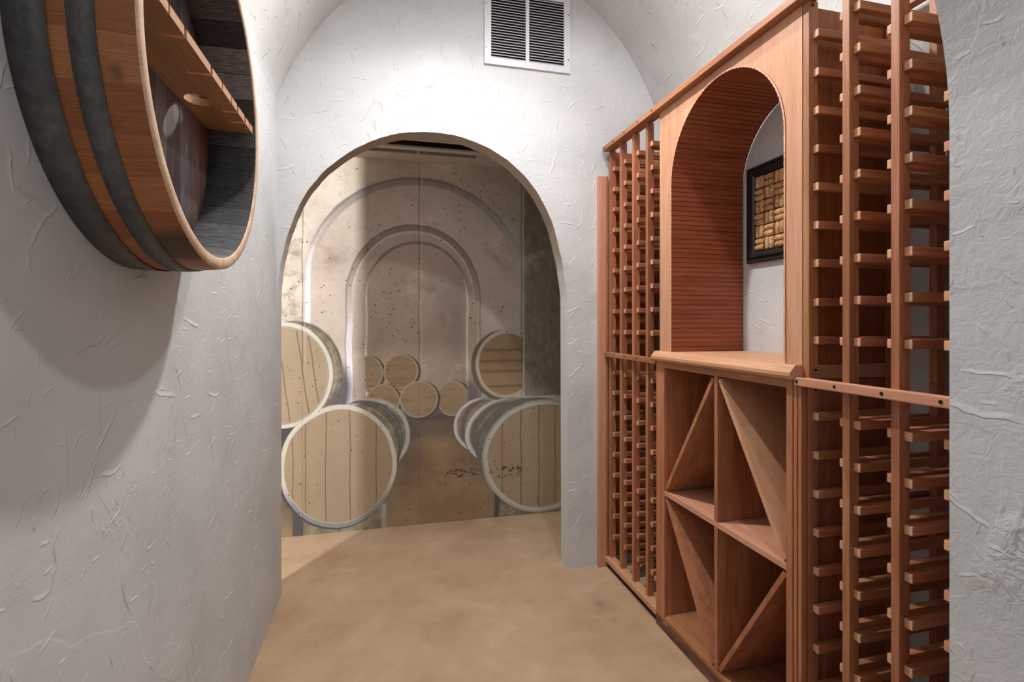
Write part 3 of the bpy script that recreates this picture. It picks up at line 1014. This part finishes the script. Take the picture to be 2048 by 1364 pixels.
def along(s):
    s = min(max(s, 0), cum[-1])
    for i in range(len(path) - 1):
        if s <= cum[i + 1] + 1e-9:
            f = (s - cum[i]) / (cum[i + 1] - cum[i])
            p = (path[i][0] + f * (path[i + 1][0] - path[i][0]), path[i][1] + f * (path[i + 1][1] - path[i][1]))
            dx, dy = path[i + 1][0] - path[i][0], path[i + 1][1] - path[i][1]
            l = math.hypot(dx, dy)
            return p, (dy / l, -dx / l)   # outward normal
    return path[-1], (1, 0)


pitch = cum[-1] / round(cum[-1] / 0.0188)
ins, outs = [], []
s = 0.0
TH = 0.0065
while s < cum[-1] - 1e-6:
    for ds, dep in ((0.0, 0.0026), (0.0009, 0.0026), (0.0016, 0.0), (pitch - 0.0016, 0.0), (pitch - 0.0009, 0.0026)):
        (px, pz), nn = along(s + ds)
        ins.append((px + nn[0] * dep, pz + nn[1] * dep))
        outs.append((px + nn[0] * TH, pz + nn[1] * TH))
    s += pitch
bm = bmesh.new()
rows3 = []
for xx in (XP - 0.0035, 1.445):
    rows3.append(([bm.verts.new((xx, a, b)) for a, b in ins], [bm.verts.new((xx, a, b)) for a, b in outs]))
for i in range(len(ins) - 1):
    f = bm.faces.new((rows3[0][0][i], rows3[0][0][i + 1], rows3[1][0][i + 1], rows3[1][0][i])); f.material_index = 0
    bm.faces.new((rows3[0][1][i], rows3[1][1][i], rows3[1][1][i + 1], rows3[0][1][i + 1]))
    f = bm.faces.new((rows3[0][0][i], rows3[0][1][i], rows3[0][1][i + 1], rows3[0][0][i + 1])); f.material_index = 1
    bm.faces.new((rows3[1][0][i], rows3[1][0][i + 1], rows3[1][1][i + 1], rows3[1][1][i]))
bmesh.ops.recalc_face_normals(bm, faces=bm.faces)
link_mesh('slatted_lining', bm, [M['deepX'], M['endgrain']], ni)
box('side_panel', XP + 0.012, 1.43, PY0 + 0.0008, PY0 + 0.011, ZC, 2.1235, M['deepZ'], ni)
box('side_panel', XP + 0.012, 1.43, PY1 - 0.011, PY1 - 0.0006, ZC, 2.1235, M['deepZ'], ni)

# counter under the niche
ct = empty('counter', (1.26, 1.535, 1.092), 'long wooden counter with sloping front edge below the arched niche', 'counter')
prof = [(1.082, 1.094), (1.074, 1.103), (1.074, 1.113), (1.092, 1.1328), (1.449, 1.1328), (1.449, 1.094)]
bm = bmesh.new()
prism(bm, prof, [], XZ, 1.1648, 1.912)
link_mesh('slab', bm, M['lightY'], ct)

# ------------------------------------------------------------------ diamond bin cabinet
bn = empty('diamond_bin_cabinet', (1.10, 1.53, 0.0), 'low open cabinet with diagonal bottle bins under the counter', 'cabinet')
BX, BK = 1.098, 1.445
by0, by1 = 1.1665, 1.9125
iy0, iy1 = 1.204, 1.848
zt = 1.0925
box('side_panel', BX + 0.016, BK, by1 - 0.018, by1 - 0.001, 0.045, zt, M['redZ'], bn)
box('side_panel', BX + 0.016, BK, by0 + 0.001, by0 + 0.018, 0.045, zt, M['redZ'], bn)
box('back_panel', BK - 0.008, BK, by0 + 0.019, by1 - 0.019, 0.045, zt, M['deepZ'], bn)
box('inner_panel', BX + 0.016, BK - 0.009, iy1 + 0.001, iy1 + 0.012, 0.063, 1.066, M['redZ'], bn)
box('inner_panel', BX + 0.016, BK - 0.009, iy0 - 0.012, iy0 - 0.001, 0.063, 1.066, M['redZ'], bn)
box('stile', BX, BX + 0.0155, iy1, by1 - 0.001, 0.046, zt, M['redZ'], bn, 0.0015)
# fluted right stile
bm = bmesh.new()
u = by0 - 0.016
prf = [(u, BX + 0.0155), (u, BX), (u + 0.011, BX), (u + 0.0125, BX + 0.005), (u + 0.0155, BX + 0.005), (u + 0.017, BX), (u + 0.026, BX), (u + 0.0275, BX + 0.005), (u + 0.0305, BX + 0.005), (u + 0.032, BX), (iy0, BX), (iy0, BX + 0.0155)]
prism(bm, [(b, a) for a, b in prf], [], XY, 0.046, zt)
link_mesh('fluted_stile', bm, M['redZ'], bn)
box('top_rail', BX, BX + 0.0155, iy0 + 0.0003, iy1 - 0.0003, 1.067, zt, M['redY'], bn, 0.0015)
box('bottom_board', BX + 0.001, BK - 0.009, iy0 + 0.0003, iy1 - 0.0003, 0.046, 0.062, M['redY'], bn, 0.0015)
box('plinth', BX - 0.001, BX + 0.02, by0 - 0.016, by1 - 0.001, 0.0, 0.0455, M['plinth'], bn, 0.002)
DY, ZH = 1.5215, 0.5605
box('divider', BX + 0.002, BK - 0.009, DY - 0.0085, DY + 0.0085, 0.0625, ZH - 0.0095, M['redZ'], bn, 0.001)
box('divider', BX + 0.002, BK - 0.009, DY - 0.0085, DY + 0.0085, ZH + 0.0095, 1.0665, M['redZ'], bn, 0.001)
box('shelf', BX + 0.001, BK - 0.009, iy0 + 0.0003, iy1 - 0.0003, ZH - 0.009, ZH + 0.009, M['lightY'], bn, 0.001)


def diagonal(ya, za, yb, zb, mat):
    th = 0.0075
    dy, dz = yb - ya, zb - za
    l = math.hypot(dy, dz)
    ny, nz = -dz / l * th, dy / l * th
    # quadrilateral clipped to the cell by cutting its ends along the cell's diagonal corners
    pts = [(ya + ny, za + nz), (yb + ny, zb + nz), (yb - ny, zb - nz), (ya - ny, za - nz)]
    prism_obj('diagonal_panel', pts, [], YZ, BX + 0.003, BK - 0.010, [mat], bn)


e1 = 0.0085
zu, zl = 1.0665, 0.0625
su, sl = ZH + 0.0095, ZH - 0.0095
diagonal(iy1 - 0.008, su + 0.010, DY + e1 + 0.009, zu - 0.010, M['redZ'])
diagonal(DY - e1 - 0.009, zu - 0.010, iy0 + 0.009, su + 0.010, M['lightZ'])
diagonal(iy1 - 0.008, sl - 0.010, DY + e1 + 0.009, zl + 0.010, M['redZ'])
diagonal(DY - e1 - 0.009, zl + 0.010, iy0 + 0.009, sl - 0.010, M['redZ'])

# ------------------------------------------------------------------ cap board along the tops of the racks
cp = empty('cap_board', (1.2, 1.53, 2.125), 'long wooden cap board running along the tops of the wine racks', 'trim board')
box('board', 1.086, 1.142, 0.66, 2.42, 2.1245, 2.147, M['redY'], cp, 0.002)
box('back_board', XK - 0.03, XK, 0.66, 2.42, 2.1245, 2.147, M['redY'], cp, 0.002)
for y in (2.405, 2.30, 2.18, 2.05, 1.925, 1.16, 1.03, 0.90):
    screw(cp, 1.0855, y, 2.136, '-X', 0.0045)

# ------------------------------------------------------------------ cork picture in the niche
pc = empty('cork_picture', (1.44, 1.527, 1.488), 'black framed picture of wine corks on the wall inside the niche', 'picture')
fy0, fy1, fz0, fz1 = 1.271, 1.783, 1.488, 1.872
for k, (w0, w1, dep) in enumerate(((0.0, 0.014, 0.016), (0.014, 0.026, 0.022), (0.026, 0.034, 0.013), (0.034, 0.044, 0.018))):
    pass
bm = bmesh.new()
prev = None
steps = [(0.0, 0.0), (0.0, 0.016), (0.004, 0.020), (0.012, 0.020), (0.014, 0.014), (0.018, 0.013), (0.022, 0.022), (0.030, 0.023), (0.033, 0.016), (0.038, 0.014), (0.042, 0.012), (0.042, 0.0)]
rings = []
for ins_, dep in steps:
    xx = 1.4495 - dep
    rings.append([bm.verts.new((xx, a, b)) for a, b in ((fy0 + ins_, fz0 + ins_), (fy1 - ins_, fz0 + ins_), (fy1 - ins_, fz1 - ins_), (fy0 + ins_, fz1 - ins_))])
for a, b in zip(rings, rings[1:] + rings[:1]):
    for i in range(4):
        bm.faces.new((a[i], a[(i + 1) % 4], b[(i + 1) % 4], b[i]))
bmesh.ops.recalc_face_normals(bm, faces=bm.faces)
link_mesh('frame', bm, M['frame_black'], pc)
box('backing', 1.443, 1.4492, fy0 + 0.043, fy1 - 0.043, fz0 + 0.043, fz1 - 0.043, M['frame_back'], pc)


def cork_mesh(axis):
    bm = bmesh.new()
    R, L, n = 0.0112, 0.0455, 16
    prf = [(-L / 2, R - 0.003), (-L / 2 + 0.003, R), (L / 2 - 0.003, R), (L / 2, R - 0.003)]
    rg = []
    for a, r in prf:
        ring = []
        for i in range(n):
            c_, s_ = r * cos(2 * pi * i / n), r * sin(2 * pi * i / n)
            ring.append(bm.verts.new((c_, a, s_) if axis == 'Y' else (c_, s_, a)))
        rg.append(ring)
    for a, b in zip(rg, rg[1:]):
        for i in range(n):
            f = bm.faces.new((a[i], a[(i + 1) % n], b[(i + 1) % n], b[i])); f.smooth = True
    bm.faces.new(rg[0]); bm.faces.new(rg[-1])
    bmesh.ops.recalc_face_normals(bm, faces=bm.faces)
    return bm


cy = link_mesh('cork', cork_mesh('Y'), M['cork'], pc, loc=(0, 0, 0))
cz = link_mesh('cork', cork_mesh('Z'), M['cork'], pc, loc=(0, 0, 0))
used = {'Y': False, 'Z': False}
ay0, az0 = fy0 + 0.045, fz0 + 0.046
cell = 0.0468
ny, nz = 8, 6
cy_ = (fy1 - fy0 - 0.090) / ny
cz_ = (fz1 - fz0 - 0.092) / nz
for i in range(ny):
    for j in range(nz):
        ax = 'Y' if (i + j) % 2 else 'Z'
        c0 = (1.4405, ay0 + (i + 0.5) * cy_, az0 + (j + 0.5) * cz_)
        for q in (-1, 1):
            off = q * 0.0116
            loc = (c0[0] + random.uniform(-0.001, 0.0005), c0[1] + (off if ax == 'Z' else random.uniform(-0.0015, 0.0015)), c0[2] + (off if ax == 'Y' else random.uniform(-0.0015, 0.0015)))
            src = cy if ax == 'Y' else cz
            if not used[ax]:
                used[ax] = True
                src.location = Vector(loc) - wpos(pc)
            else:
                src2 = copy_part(src, pc, loc)
